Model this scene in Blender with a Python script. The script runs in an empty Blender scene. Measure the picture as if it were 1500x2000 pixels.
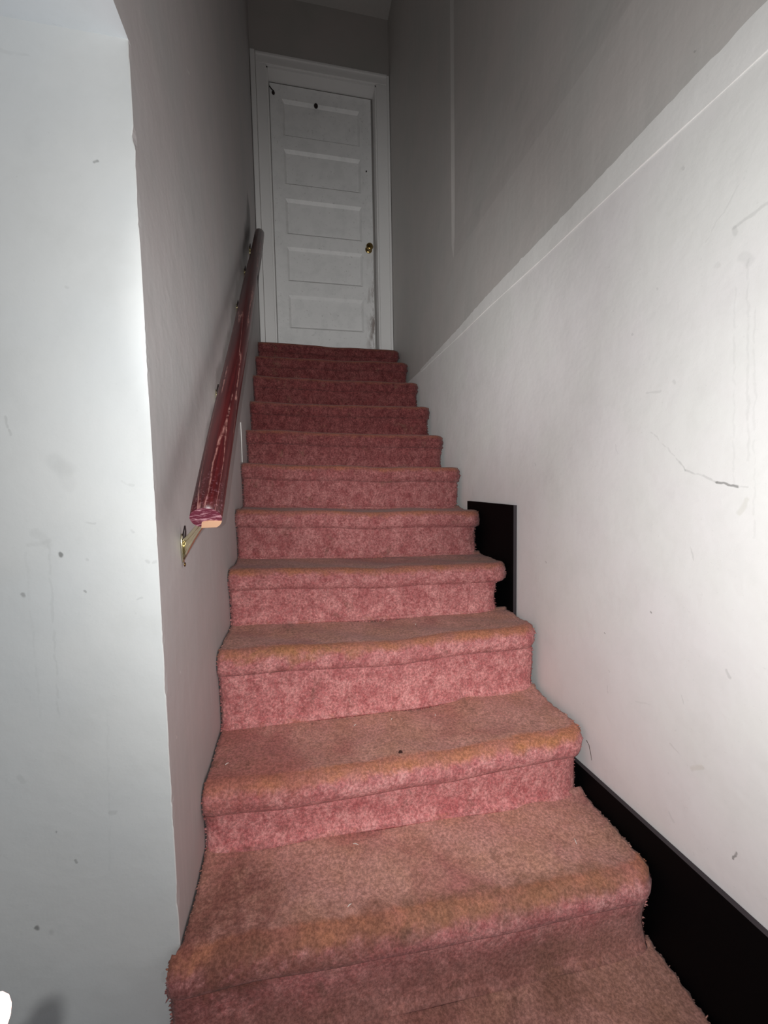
import bpy, bmesh, math, random
import numpy as np
from mathutils import Vector, Matrix

random.seed(7)
RNG = np.random.default_rng(11)
sc = bpy.context.scene
C = sc.collection

# ------------------------------------------------------------------ camera
F_PX = 803.54
CAM = np.array([0.2396, -0.7233, 0.8746])
A_P, A_Y, A_R = 0.07, -0.205, -0.0185


def cam_axes():
    cx, sx = math.cos(A_P), math.sin(A_P)
    cy, sy = math.cos(A_Y), math.sin(A_Y)
    cr, sr = math.cos(A_R), math.sin(A_R)
    B = np.array([[1, 0, 0], [0, 0, -1], [0, 1, 0]], float)
    Rz = np.array([[cy, -sy, 0], [sy, cy, 0], [0, 0, 1]])
    Rp = np.array([[1, 0, 0], [0, cx, -sx], [0, sx, cx]])
    Rr = np.array([[cr, -sr, 0], [sr, cr, 0], [0, 0, 1]])
    return Rr @ Rp @ B @ Rz.T          # rows: right, down, forward


M = cam_axes()


def at(px, py, axis, value):
    """The point of the plane axis = value that the photograph shows at a pixel."""
    d = M.T @ np.array([(px - 750) / F_PX, (py - 1000) / F_PX, 1.0])
    return CAM + d * ((value - CAM[axis]) / d[axis])


cam_d = bpy.data.cameras.new('camera')
cam = bpy.data.objects.new('camera', cam_d)
C.objects.link(cam)
cam_d.sensor_fit = 'VERTICAL'
cam_d.sensor_height = 24.0
cam_d.lens = 24.0 * F_PX / 2000.0
cam_d.clip_start = 0.01
R3 = Matrix((M[0], -M[1], -M[2])).transposed()
cam.matrix_world = Matrix.Translation(CAM.tolist()) @ R3.to_4x4()
sc.camera = cam

# ------------------------------------------------------------------ light and exposure
sc.view_settings.view_transform = 'Standard'
sc.view_settings.look = 'None'
sc.view_settings.gamma = 1.0
sc.view_settings.exposure = 0.0
sc.view_settings.use_curve_mapping = False

world = bpy.data.worlds.new('world')
sc.world = world
world.use_nodes = True
bgn = world.node_tree.nodes['Background']
bgn.inputs['Color'].default_value = (0.88, 0.94, 1.0, 1)
bgn.inputs['Strength'].default_value = 0.22

# the phone's flash, a little to the left of its lens
fl = bpy.data.lights.new('phone_flash', 'SPOT')
fl.energy = 35.0
fl.color = (0.98, 1.0, 0.985)
fl.spot_size = math.radians(150)
fl.spot_blend = 1.0
fl.shadow_soft_size = 0.0022
flo = bpy.data.objects.new('phone_flash', fl)
C.objects.link(flo)
flash_pos = CAM - 0.0165 * M[0] - 0.0015 * M[1]
fdir = Vector(M[2] - 0.18 * M[1] + 0.50 * M[0])
flo.matrix_world = Matrix.Translation(flash_pos.tolist()) @ fdir.to_track_quat('-Z', 'Y').to_matrix().to_4x4()

# added narrow spot at the flash, lifting the door and upper flight
f2 = bpy.data.lights.new('upper_flight_fill', 'SPOT')
f2.energy = 78.0
f2.color = fl.color
f2.spot_size = math.radians(58)
f2.spot_blend = 1.0
f2.shadow_soft_size = 0.0022
f2o = bpy.data.objects.new('upper_flight_fill', f2)
C.objects.link(f2o)
f2d = Vector(M[2] * F_PX + M[0] * (725 - 750) + M[1] * (690 - 1000))
f2o.matrix_world = Matrix.Translation(flash_pos.tolist()) @ f2d.to_track_quat('-Z', 'Y').to_matrix().to_4x4()

# and the flash's wide, even spill
f3 = bpy.data.lights.new('phone_flash_spill', 'SPOT')
f3.energy = 13.5
f3.color = fl.color
f3.spot_size = math.radians(176)
f3.spot_blend = 0.3
f3.shadow_soft_size = 0.0022
f3o = bpy.data.objects.new('phone_flash_spill', f3)
C.objects.link(f3o)
f3o.matrix_world = Matrix.Translation(flash_pos.tolist()) @ Vector(M[2]).to_track_quat('-Z', 'Y').to_matrix().to_4x4()

# ------------------------------------------------------------------ measures (metres)
WR = 1.025            # right wall plane; left wall plane is x = 0
YC = 0.0431           # front of the left wall's corner
DY = 2.5714           # end wall
ZC = 1.582            # front room ceiling / ledge
ZT = 4.39             # stairwell ceiling
RISE, RUN = 0.1877, 0.2306
ZF = -2 * RISE
OFF = [(.0011, .0231, -.0023, -.0225), (-.0035, -.0147, .0035, -.0288), (.0053, .0195, .0184, -.003),
       (.0106, .0188, -.0126, -.0101), (.0049, .0196, -.0125, -.0102), (.0011, .0251, -.0136, -.0057),
       (.0005, .0122, -.0074, -.0113), (.0008, .0054, -.009, -.0068), (-.0019, .0136, -.0018, -.0009),
       (-.0017, .0067, .005, .007), (.0037, -.015, .0112, -.0222)]
NST = len(OFF)

# ------------------------------------------------------------------ helpers


def link_mesh(name, verts, faces, mats=None, parent=None, smooth=False, fmat=None):
    me = bpy.data.meshes.new(name)
    me.from_pydata([tuple(map(float, v)) for v in verts], [], faces)
    me.validate()
    for m in (mats or []):
        me.materials.append(m)
    if fmat is not None:
        me.polygons.foreach_set('material_index', fmat)
    if smooth:
        me.polygons.foreach_set('use_smooth', [True] * len(me.polygons))
    me.update()
    o = bpy.data.objects.new(name, me)
    C.objects.link(o)
    if parent:
        o.parent = parent
    return o


def from_bm(name, bm, mat, parent=None, smooth=False):
    bmesh.ops.recalc_face_normals(bm, faces=bm.faces)
    me = bpy.data.meshes.new(name)
    bm.to_mesh(me)
    bm.free()
    for m in (mat if isinstance(mat, list) else [mat]):
        me.materials.append(m)
    if smooth:
        for p in me.polygons:
            p.use_smooth = True
    o = bpy.data.objects.new(name, me)
    C.objects.link(o)
    if parent:
        o.parent = parent
    return o


def bm_box(bm, x0, x1, y0, y1, z0, z1, bevel=0.0):
    b = bmesh.new()
    bmesh.ops.create_cube(b, size=1)
    for v in b.verts:
        v.co = Vector(((x0 + x1) / 2 + v.co.x * (x1 - x0), (y0 + y1) / 2 + v.co.y * (y1 - y0), (z0 + z1) / 2 + v.co.z * (z1 - z0)))
    if bevel:
        bmesh.ops.bevel(b, geom=b.edges[:], offset=bevel, segments=2, affect='EDGES', profile=0.5)
    tmp = bpy.data.meshes.new('tmp')
    b.to_mesh(tmp)
    b.free()
    bm.from_mesh(tmp)
    bpy.data.meshes.remove(tmp)


def box(name, x0, x1, y0, y1, z0, z1, mat, parent=None, bevel=0.0):
    bm = bmesh.new()
    bm_box(bm, x0, x1, y0, y1, z0, z1, bevel)
    return from_bm(name, bm, mat, parent)


def bm_tube(bm, pts, radii, seg=12, cap=True, squash=None):
    """A tube through points with a radius at each."""
    pts = [Vector(p) for p in pts]
    rings = []
    for i, p in enumerate(pts):
        d = (pts[min(i + 1, len(pts) - 1)] - pts[max(i - 1, 0)]).normalized()
        a = Vector((0, 0, 1)) if abs(d.z) < .9 else Vector((1, 0, 0))
        u = d.cross(a).normalized()
        w = u.cross(d).normalized()
        rx, rz = (radii[i] if isinstance(radii[i], tuple) else (radii[i], radii[i]))
        rings.append([bm.verts.new(p + u * rx * math.cos(2 * math.pi * k / seg) + w * rz * math.sin(2 * math.pi * k / seg)) for k in range(seg)])
    for r0, r1 in zip(rings, rings[1:]):
        for k in range(seg):
            bm.faces.new((r0[k], r0[(k + 1) % seg], r1[(k + 1) % seg], r1[k]))
    if cap:
        bm.faces.new(rings[0][::-1])
        bm.faces.new(rings[-1])


def struct(o):
    o['kind'] = 'structure'
    return o


def thing(o, label, cat, group=None):
    o['label'] = label
    o['category'] = cat
    if group:
        o['group'] = group
    return o


def empty(name, loc, label, cat, group=None):
    o = bpy.data.objects.new(name, None)
    o.empty_display_size = 0.05
    C.objects.link(o)
    o.location = tuple(map(float, loc))
    return thing(o, label, cat, group)


def child(o, root):
    """Parent a mesh built in world coordinates to an unrotated Empty."""
    o.parent = root
    o.matrix_parent_inverse = Matrix.Translation(-Vector(root.location))
    return o


# ------------------------------------------------------------------ materials


class NT:
    def __init__(self, name, rough=0.6, spec=0.3):
        self.m = bpy.data.materials.new(name)
        self.m.use_nodes = True
        self.t = self.m.node_tree
        self.b = self.t.nodes['Principled BSDF']
        self.b.inputs['Roughness'].default_value = rough
        self.b.inputs['Specular IOR Level'].default_value = spec
        self.pos = self.n('ShaderNodeNewGeometry').outputs['Position']

    def n(self, kind, **kw):
        nd = self.t.nodes.new(kind)
        for k, v in kw.items():
            setattr(nd, k, v)
        return nd

    def put(self, inp, v):
        if isinstance(v, bpy.types.NodeSocket):
            self.t.links.new(v, inp)
        elif hasattr(inp.default_value, '__len__') and not isinstance(v, (int, float)):
            v = list(v)
            if len(inp.default_value) == 4 and len(v) == 3:
                v = v + [1]
            inp.default_value = v
        else:
            inp.default_value = v

    def math(self, op, a, b=0.0, c=0.0, clamp=False):
        nd = self.n('ShaderNodeMath', operation=op, use_clamp=clamp)
        for i, v in enumerate((a, b, c)):
            self.put(nd.inputs[i], v)
        return nd.outputs[0]

    def vec(self, op, a, b=None, scale=None):
        nd = self.n('ShaderNodeVectorMath', operation=op)
        self.put(nd.inputs[0], a)
        if b is not None:
            self.put(nd.inputs[1], b)
        if scale is not None:
            self.put(nd.inputs['Scale'], scale)
        return nd.outputs['Value'] if op in ('LENGTH', 'DOT_PRODUCT', 'DISTANCE') else nd.outputs['Vector']

    def noise(self, scale, detail=3.0, rough=0.55, vec=None, stretch=None, dist=0.0):
        v = vec or self.pos
        if stretch:
            v = self.vec('MULTIPLY', v, stretch)
        nd = self.n('ShaderNodeTexNoise')
        nd.inputs['Scale'].default_value = scale
        nd.inputs['Detail'].default_value = detail
        nd.inputs['Roughness'].default_value = rough
        nd.inputs['Distortion'].default_value = dist
        self.t.links.new(v, nd.inputs['Vector'])
        return nd.outputs['Fac']

    def ramp(self, v, lo, hi, a=0.0, b=1.0):
        nd = self.n('ShaderNodeMapRange')
        nd.interpolation_type = 'SMOOTHSTEP'
        self.put(nd.inputs['Value'], v)
        for k, x in zip(('From Min', 'From Max', 'To Min', 'To Max'), (lo, hi, a, b)):
            nd.inputs[k].default_value = x
        return nd.outputs['Result']

    def mix(self, f, a, b, mode='MIX'):
        nd = self.n('ShaderNodeMix', data_type='RGBA', blend_type=mode)
        self.put(nd.inputs[0], f)
        self.put(nd.inputs[6], a)
        self.put(nd.inputs[7], b)
        return nd.outputs[2]

    def color(self, v):
        self.put(self.b.inputs['Base Color'], v)

    def bump(self, h, strength, dist=0.002):
        nd = self.n('ShaderNodeBump')
        nd.inputs['Strength'].default_value = strength
        nd.inputs['Distance'].default_value = dist
        self.t.links.new(h, nd.inputs['Height'])
        self.t.links.new(nd.outputs['Normal'], self.b.inputs['Normal'])

    def seg(self, p0, p1, width, wobble=None):
        """Mask of a scratch from p0 to p1 (world points): 1 on it, 0 beyond width."""
        p0 = np.asarray(p0, float)
        p1 = np.asarray(p1, float)
        ba = p1 - p0
        pa = self.vec('SUBTRACT', wobble or self.pos, p0.tolist())
        h = self.math('MULTIPLY', self.vec('DOT_PRODUCT', pa, ba.tolist()), 1.0 / max(1e-9, float(ba @ ba)), clamp=True)
        d = self.vec('LENGTH', self.vec('SUBTRACT', pa, self.vec('SCALE', ba.tolist(), scale=h)))
        return self.ramp(d, width * .35, width, 1.0, 0.0)


def simple(name, col, rough=0.5, spec=0.3, metal=0.0):
    k = NT(name, rough, spec)
    k.color(col)
    k.b.inputs['Metallic'].default_value = metal
    return k.m


def plaster(name, base, tint, marks=(), rough=0.55, streak=0.0, rail_band=None):
    k = NT(name, rough, 0.22)
    c = k.mix(k.ramp(k.noise(3.2, 3), .35, .7), base, tint)
    blot = k.ramp(k.noise(9, 5, .65), .42, .75)
    c = k.mix(k.math('MULTIPLY', blot, .10), c, (.45, .45, .42))
    fine = k.ramp(k.noise(140, 2), .68, .78)
    c = k.mix(k.math('MULTIPLY', fine, .10), c, (.30, .29, .27))
    if streak:
        st = k.ramp(k.noise(1.0, 4, .6, stretch=(60, 60, 2.2)), .45, .75)
        c = k.mix(k.math('MULTIPLY', st, streak), c, tuple(min(1, x * 1.35) for x in base))
    wob = k.vec('ADD', k.pos, k.vec('SCALE', k.vec('SUBTRACT', _ncol(k, 45), (.5, .5, .5)), scale=.012))
    for (p0, p1, w, s, col) in marks:
        c = k.mix(k.math('MULTIPLY', k.seg(p0, p1, w, wob), s), c, col)
    if rail_band:
        c = rail_band(k, c)
    k.color(c)
    h = k.math('ADD', k.math('MULTIPLY', k.noise(6, 3), 1.0), k.math('MULTIPLY', k.noise(70, 3), .12))
    k.bump(h, .35, .010)
    return k.m


def _ncol(k, scale):
    nd = k.n('ShaderNodeTexNoise')
    nd.inputs['Scale'].default_value = scale
    nd.inputs['Detail'].default_value = 2
    k.t.links.new(k.pos, nd.inputs['Vector'])
    return nd.outputs['Color']


GREY = (.34, .34, .33)
DARK = (.08, .075, .07)


def marks_on(axis, value, rows):
    out = []
    for (x0, y0, x1, y1, w, s, col) in rows:
        out.append((at(x0, y0, axis, value), at(x1, y1, axis, value), w * .85, s * (.75 if col is DARK else .5), col))
    return out


front_marks = marks_on(1, YC, [
    (118, 1082, 119, 1083, .006, .85, DARK), (46, 1163, 47, 1165, .006, .5, DARK), (166, 1156, 167, 1157, .004, .5, DARK),
    (105, 900, 130, 915, .022, .20, GREY), (120, 915, 135, 945, .020, .16, GREY), (160, 1022, 185, 1020, .003, .4, GREY),
    (10, 815, 14, 835, .004, .5, GREY), (16, 840, 20, 850, .003, .5, GREY), (55, 1065, 100, 1055, .006, .2, GREY),
    (70, 1040, 95, 1062, .012, .22, GREY), (96, 1062, 115, 1400, .003, .22, GREY), (50, 1080, 78, 1400, .003, .12, GREY),
    (185, 318, 192, 314, .004, .6, DARK), (95, 42, 100, 44, .003, .5, DARK), (215, 1588, 226, 1586, .006, .4, GREY),
    (72, 1810, 73, 1811, .006, .8, DARK), (100, 1820, 101, 1822, .007, .4, GREY), (148, 1680, 150, 1685, .004, .5, DARK),
    (38, 1518, 44, 1528, .007, .3, GREY), (107, 1624, 108, 1625, .003, .6, DARK), (170, 1091, 172, 1092, .004, .4, GREY),
    (238, 940, 262, 948, .003, .3, GREY), (255, 1036, 258, 1040, .004, .4, GREY), (265, 1172, 275, 1168, .003, .45, GREY),
    (285, 1095, 290, 1097, .004, .45, GREY), (300, 1098, 306, 1098, .004, .4, GREY), (0, 100, 60, 108, .004, .2, GREY),
    (130, 560, 132, 561, .004, .4, GREY), (320, 1900, 323, 1915, .008, .3, GREY), (210, 1400, 216, 1700, .003, .12, GREY)])
right_marks = marks_on(0, WR, [
    (1272, 845, 1322, 895, .0025, .35, GREY), (1322, 895, 1338, 918, .0035, .6, GREY), (1338, 918, 1400, 940, .004, .55, GREY),
    (1400, 940, 1440, 952, .004, .8, DARK), (1440, 952, 1458, 953, .003, .4, GREY), (1458, 975, 1443, 1002, .008, .35, (.4, .38, .26)),
    (1434, 444, 1500, 395, .005, .45, GREY), (1434, 444, 1438, 456, .008, .4, GREY), (1380, 470, 1450, 350, .003, .25, GREY),
    (1450, 500, 1465, 512, .012, .25, GREY), (1400, 516, 1404, 518, .008, .25, GREY), (1460, 510, 1462, 900, .004, .22, GREY),
    (1435, 560, 1432, 950, .003, .18, GREY), (1475, 600, 1472, 1050, .003, .20, GREY), (1262, 768, 1290, 765, .004, .35, GREY),
    (1315, 745, 1317, 748, .006, .4, GREY), (1202, 870, 1208, 885, .003, .3, GREY), (1348, 1068, 1354, 1095, .003, .45, GREY),
    (1272, 1195, 1273, 1196, .004, .7, DARK), (1180, 1236, 1181, 1237, .003, .7, DARK), (1418, 1308, 1424, 1322, .005, .55, GREY),
    (1332, 1360, 1339, 1386, .003, .45, GREY), (1308, 1452, 1330, 1476, .003, .35, GREY), (1352, 1502, 1370, 1498, .008, .5, (.55, .50, .40)),
    (1308, 1590, 1316, 1606, .006, .3, GREY), (1437, 1665, 1434, 1680, .003, .8, DARK), (1240, 1370, 1270, 1376, .003, .2, GREY),
    (1185, 1340, 1187, 1352, .003, .5, GREY), (1188, 1310, 1189, 1312, .003, .4, GREY), (1060, 1100, 1090, 1280, .003, .2, (.9, .88, .86)),
    (1045, 905, 1046, 908, .004, .5, GREY), (1066, 1096, 1067, 1099, .003, .6, DARK), (1283, 563, 1284, 566, .004, .4, GREY),
    (1332, 328, 1334, 331, .004, .4, GREY), (1235, 652, 1236, 653, .004, .5, GREY), (1230, 1720, 1300, 1850, .0, .0, GREY)][:-1])
up_marks = marks_on(0, WR, [(885, 285, 884, 480, .005, .5, (.62, .58, .56)), (832, 330, 806, 400, .004, .4, (.6, .56, .54)),
                            (1068, 245, 1140, 140, .006, .3, (.6, .57, .56)), (1180, 125, 1200, 105, .004, .5, (.7, .68, .66)),
                            (1358, 97, 1359, 98, .003, .4, DARK)])
left_marks = marks_on(0, 0.0, [(290, 60, 310, 150, .010, .55, (.62, .60, .58)), (302, 140, 318, 195, .010, .4, (.62, .60, .58)),
                               (362, 45, 364, 55, .004, .6, (.8, .8, .78)), (366, 138, 370, 144, .005, .7, (.85, .85, .83)),
                               (370, 200, 371, 203, .004, .7, (.85, .85, .83)), (305, 185, 312, 210, .008, .35, (.62, .60, .58)),
                               (345, 1440, 346, 1441, .004, .6, (.85, .84, .82)), (352, 1310, 353, 1311, .004, .6, (.85, .84, .82)),
                               (328, 1500, 329, 1501, .004, .6, (.85, .84, .82)), (444, 1065, 447, 1078, .004, .5, (.85, .83, .82)),
                               (434, 1090, 436, 1097, .003, .5, (.85, .83, .82)), (310, 960, 330, 1010, .012, .25, (.66, .63, .64)),
                               (420, 725, 421, 728, .004, .8, (.9, .9, .88)), (442, 608, 443, 610, .004, .7, (.9, .9, .88))])


def left_rail_band(k, c):
    """Darker band on the wall behind the handrail, with hand dirt at its upper end."""
    pts = [at(486, 415, 0, 0.0), at(478, 520, 0, 0.0), at(455, 640, 0, 0.0), at(430, 750, 0, 0.0), at(402, 890, 0, 0.0)]
    wob = k.vec('ADD', k.pos, k.vec('SCALE', k.vec('SUBTRACT', _ncol(k, 9), (.5, .5, .5)), scale=.10))
    m = None
    for (a, b, w, s) in zip(pts, pts[1:], (.11, .09, .07, .05), (.75, .55, .5, .4)):
        x = k.math('MULTIPLY', k.seg(a, b, w, wob), s)
        m = x if m is None else k.math('MAXIMUM', m, x)
    return k.mix(m, c, (.10, .09, .085))


M_front = plaster('white_wall_paint', (.765, .765, .76), (.735, .745, .75), front_marks)
M_right = plaster('off_white_wall_paint', (.83, .82, .80), (.84, .81, .81), right_marks)
M_taupe = plaster('stairwell_taupe_paint', (.58, .545, .525), (.545, .53, .51), up_marks, streak=.10)
M_left = plaster('stairwell_left_paint', (.535, .50, .50), (.50, .485, .485), left_marks, streak=.14, rail_band=left_rail_band)
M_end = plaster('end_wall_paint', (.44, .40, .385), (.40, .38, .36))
M_ceil = plaster('ceiling_paint', (.76, .79, .82), (.74, .77, .81))
M_trim = plaster('ledge_paint', (.86, .845, .83), (.83, .82, .80))
M_black = simple('black_board_paint', (.0022, .0022, .0026), .6, .06)
M_black_edge = simple('raw_board_edge', (.055, .045, .05), .6, .2)
M_floor = simple('floor_boards', (.10, .07, .05), .5)
M_wood = simple('stair_timber', (.05, .035, .025), .7)


def door_paint():
    k = NT('door_white_paint', .5, .3)
    c = k.mix(k.ramp(k.noise(14, 4), .4, .75), (.84, .825, .82), (.77, .76, .755))
    dirt = k.ramp(k.noise(60, 4, .7), .60, .72)
    c = k.mix(k.math('MULTIPLY', dirt, .35), c, (.22, .19, .17))
    # worn, dirty lock stile
    sp = k.n('ShaderNodeSeparateXYZ')
    k.t.links.new(k.pos, sp.inputs[0])
    near = k.math('MULTIPLY', k.ramp(sp.outputs['X'], .80, .90), k.ramp(sp.outputs['Z'], 2.9, 2.1))
    worn = k.math('MULTIPLY', near, k.ramp(k.noise(25, 4, .7, stretch=(1, 1, .25)), .46, .66))
    c = k.mix(k.math('MULTIPLY', worn, .8), c, (.16, .10, .08))
    k.color(c)
    k.bump(k.noise(90, 3), .15, .002)
    return k.m


M_door = door_paint()
M_casing = simple('casing_white_paint', (.80, .78, .77), .5)


def brass():
    k = NT('brass', .22, .5)
    k.b.inputs['Metallic'].default_value = 1.0
    k.color(k.mix(k.noise(30, 2), (.42, .30, .12), (.30, .20, .07)))
    return k.m


M_brass = brass()
M_brass_dark = simple('aged_brass', (.20, .13, .05), .3, .5, 1.0)
M_nickel = simple('pale_brass', (.80, .74, .56), .22, .5, 1.0)
M_bolt = simple('dark_bolt', (.03, .02, .02), .4, .4, .6)

# ------------------------------------------------------------------ room shell


def wall_front():
    nz = 260
    z0, z1 = ZF, ZC
    vs, fs, fm = [], [], []
    chipz = at(262, 268, 1, YC)[2]
    for i in range(nz + 1):
        z = z0 + (z1 - z0) * i / nz
        j = RNG.normal(0, .00035) + .0007 * math.sin(z * 37) * math.sin(z * 11)
        d = 0.0
        for cz, cw, cd in ((chipz, .010, .0028), (chipz - .02, .008, -.0012), (.52, .02, .0012), (.30, .03, .001), (-.02, .02, .004), (.12, .015, .0015)):
            d += cd * math.exp(-((z - cz) / cw) ** 2)
        ex = min(0.0, 0.0 + j - max(0, d)) + max(0, -d)
        vs += [(-2.0, YC, z), (-.02, YC, z), (ex - .0015, YC, z), (ex, YC + .0015, z), (0, YC + .012 + max(0, d), z), (0, YC + .10, z), (-2.0, YC + .10, z)]
    for i in range(nz):
        a, b = i * 7, i * 7 + 7
        for k in range(6):
            fs.append((a + k, a + k + 1, b + k + 1, b + k))
            fm.append(0 if k < 2 else (0 if k == 2 else 1))
        fs.append((a + 6, a, b, b + 6))
        fm.append(1)
    fs.append(tuple(range(7))[::-1])
    fm.append(0)
    fs.append(tuple(nz * 7 + k for k in range(7)))
    fm.append(0)
    return link_mesh('wall_front', vs, fs, [M_front, M_left], fmat=fm)


struct(wall_front())
struct(box('wall_left', -.10, 0, YC + .10, DY + .25, ZF - .1, ZT, M_left))
struct(box('wall_left_upper', -.10, 0, -1.6, YC + .10, ZC + .05, ZT, M_left))


def ceiling_front():
    bm = bmesh.new()
    bm_box(bm, -2.0, 0, -1.6, YC + .10, ZC, ZC + .05)
    o = from_bm('ceiling_front', bm, [M_ceil, M_left])
    for p in o.data.polygons:
        if p.normal.x > .9:
            p.material_index = 1
    return o


struct(ceiling_front())
struct(box('ceiling', -.10, 1.2, -1.6, DY + .25, ZT, ZT + .05, M_taupe))
struct(box('wall_upper_blocker', -.10, 1.2, -1.70, -1.60, ZC + .05, ZT, M_taupe))  # unseen wall added to keep ambient light out of the upper stairwell
struct(box('floor', -2.0, 1.2, -1.6, YC + .6, ZF - .05, ZF, M_floor))


def wall_right():
    """Lower white wall and, above the ledge, the taupe upper wall with its uneven plaster panel."""
    ZP, YP = 1.965, 1.262
    ys = sorted(set([-1.6, -1.0, -.5, 0, .5, .9, 1.1, YP - .0001, YP + .025, 1.6, 2.0, DY + .25]))
    zs = [ZF - .1, 0, .6, 1.2, ZC, 1.75, ZP - .008, ZP, 2.05, 2.15, 2.28, 2.5, 2.8, 3.2, 3.8, ZT]

    def xo(y, z):
        if z <= ZP or y > YP + .012:
            return 0.0
        return .0008 + .0080 * (1 - math.exp(-(z - ZP) / .13))
    vs, fs, fm = [], [], []
    for z in zs:
        for y in ys:
            vs.append((WR + xo(y, z), y, z))
    n = len(ys)
    for i in range(len(zs) - 1):
        for j in range(n - 1):
            fs.append((i * n + j, (i + 1) * n + j, (i + 1) * n + j + 1, i * n + j + 1))
            fm.append(0 if zs[i + 1] <= ZC + 1e-6 else 1)
    base = len(vs)
    vs += [(WR + .15, -1.6, zs[0]), (WR + .15, DY + .25, zs[0]), (WR + .15, DY + .25, ZT), (WR + .15, -1.6, ZT)]
    fs.append((base, base + 1, base + 2, base + 3))
    fm.append(0)
    fs.append(tuple([i * n for i in range(len(zs))] + [base + 3, base]))
    fm.append(0)
    fs.append(tuple([i * n + n - 1 for i in range(len(zs))][::-1] + [base + 1, base + 2]))
    fm.append(0)
    fs.append(tuple([j for j in range(n)] + [base + 1, base]))
    fm.append(0)
    fs.append(tuple([(len(zs) - 1) * n + j for j in range(n)][::-1] + [base + 3, base + 2]))
    fm.append(0)
    return link_mesh('wall_right', vs, fs, [M_right, M_taupe], fmat=fm)


struct(wall_right())


def ledge_strip():
    key = [(-1.6, 1.668), (-.135, 1.656), (.02, 1.655), (.24, 1.647), (.63, 1.639), (.91, 1.634), (1.175, 1.616), (1.83, 1.588)]
    n = 220
    vs, fs = [], []
    for i in range(n + 1):
        y = -1.6 + 3.43 * i / n
        t = float(np.interp(y, [k[0] for k in key], [k[1] for k in key]))
        t += RNG.normal(0, .0011) + (.006 * math.exp(-((y - .63) / .008) ** 2))
        zb = ZC - .003 + .0015 * math.sin(y * 9) - .010 * max(0, y - .9)
        b = .0024 + .0006 * math.sin(y * 23)
        vs += [(WR + .01, y, zb), (WR - b, y, zb), (WR - b, y, zb + .003), (WR - .0018, y, t), (WR + .01, y, t + .002)]
    for i in range(n):
        a = i * 5
        for k in range(4):
            fs.append((a + k, a + k + 1, a + 6 + k, a + 5 + k))
        fs.append((a + 4, a, a + 5, a + 9))
    fs.append((4, 3, 2, 1, 0))
    fs.append(tuple(n * 5 + k for k in range(5)))
    return link_mesh('trim_1', vs, fs, [M_trim])


struct(ledge_strip())

# end wall with the door opening
OX0, OX1, OZ1 = .112, .922, 3.905         # opening
RB = .115                                  # reveal depth


def wall_back():
    bm = bmesh.new()
    bm_box(bm, -.1, OX0, DY, DY + .25, 1.70, ZT)
    bm_box(bm, OX1, 1.2, DY, DY + .25, 1.70, ZT)
    bm_box(bm, OX0, OX1, DY, DY + .25, OZ1, ZT)
    bm_box(bm, -.1, 1.2, DY, DY + .25, ZF - .1, 1.70)
    bm_box(bm, OX0, OX1, DY + RB + .05, DY + .25, 1.70, OZ1)
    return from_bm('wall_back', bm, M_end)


struct(wall_back())
ZL = 1.868                                 # landing carpet top


def casing():
    bm = bmesh.new()
    zb = ZL - .02
    # flat boards, then a proud back band round the outside
    bm_box(bm, .040, OX0, DY - .018, DY, zb, OZ1, .003)
    bm_box(bm, OX1, 1.004, DY - .018, DY, zb, OZ1, .003)
    bm_box(bm, .040, 1.004, DY - .018, DY - .0005, OZ1, 3.965, .003)
    bm_box(bm, .004, .0385, DY - .038, DY, zb, 3.972, .005)
    bm_box(bm, 1.0035, 1.022, DY - .026, DY, zb, 3.97, .004)
    bm_box(bm, .0406, 1.0034, DY - .028, DY - .0006, 3.956, 3.974, .004)
    # jamb linings and stop
    bm_box(bm, OX0 - .001, OX0 + .012, DY - .002, DY + RB, zb, OZ1, .001)
    bm_box(bm, OX1 - .010, OX1 + .001, DY - .002, DY + RB, zb, OZ1, .001)
    bm_box(bm, OX0, OX1, DY - .002, DY + RB - .012, OZ1 - .012, OZ1 + .001, .001)
    return from_bm('trim_2', bm, M_casing)


struct(casing())
struct(box('trim_3', OX0 + .001, OX1 - .001, DY - .004, DY + RB + .04, 1.702, ZL - .002, M_wood))
DX0, DX1, DZ0, DZ1 = .128, .898, ZL + .012, 3.885
YD = DY + RB - .015                        # door face


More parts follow.
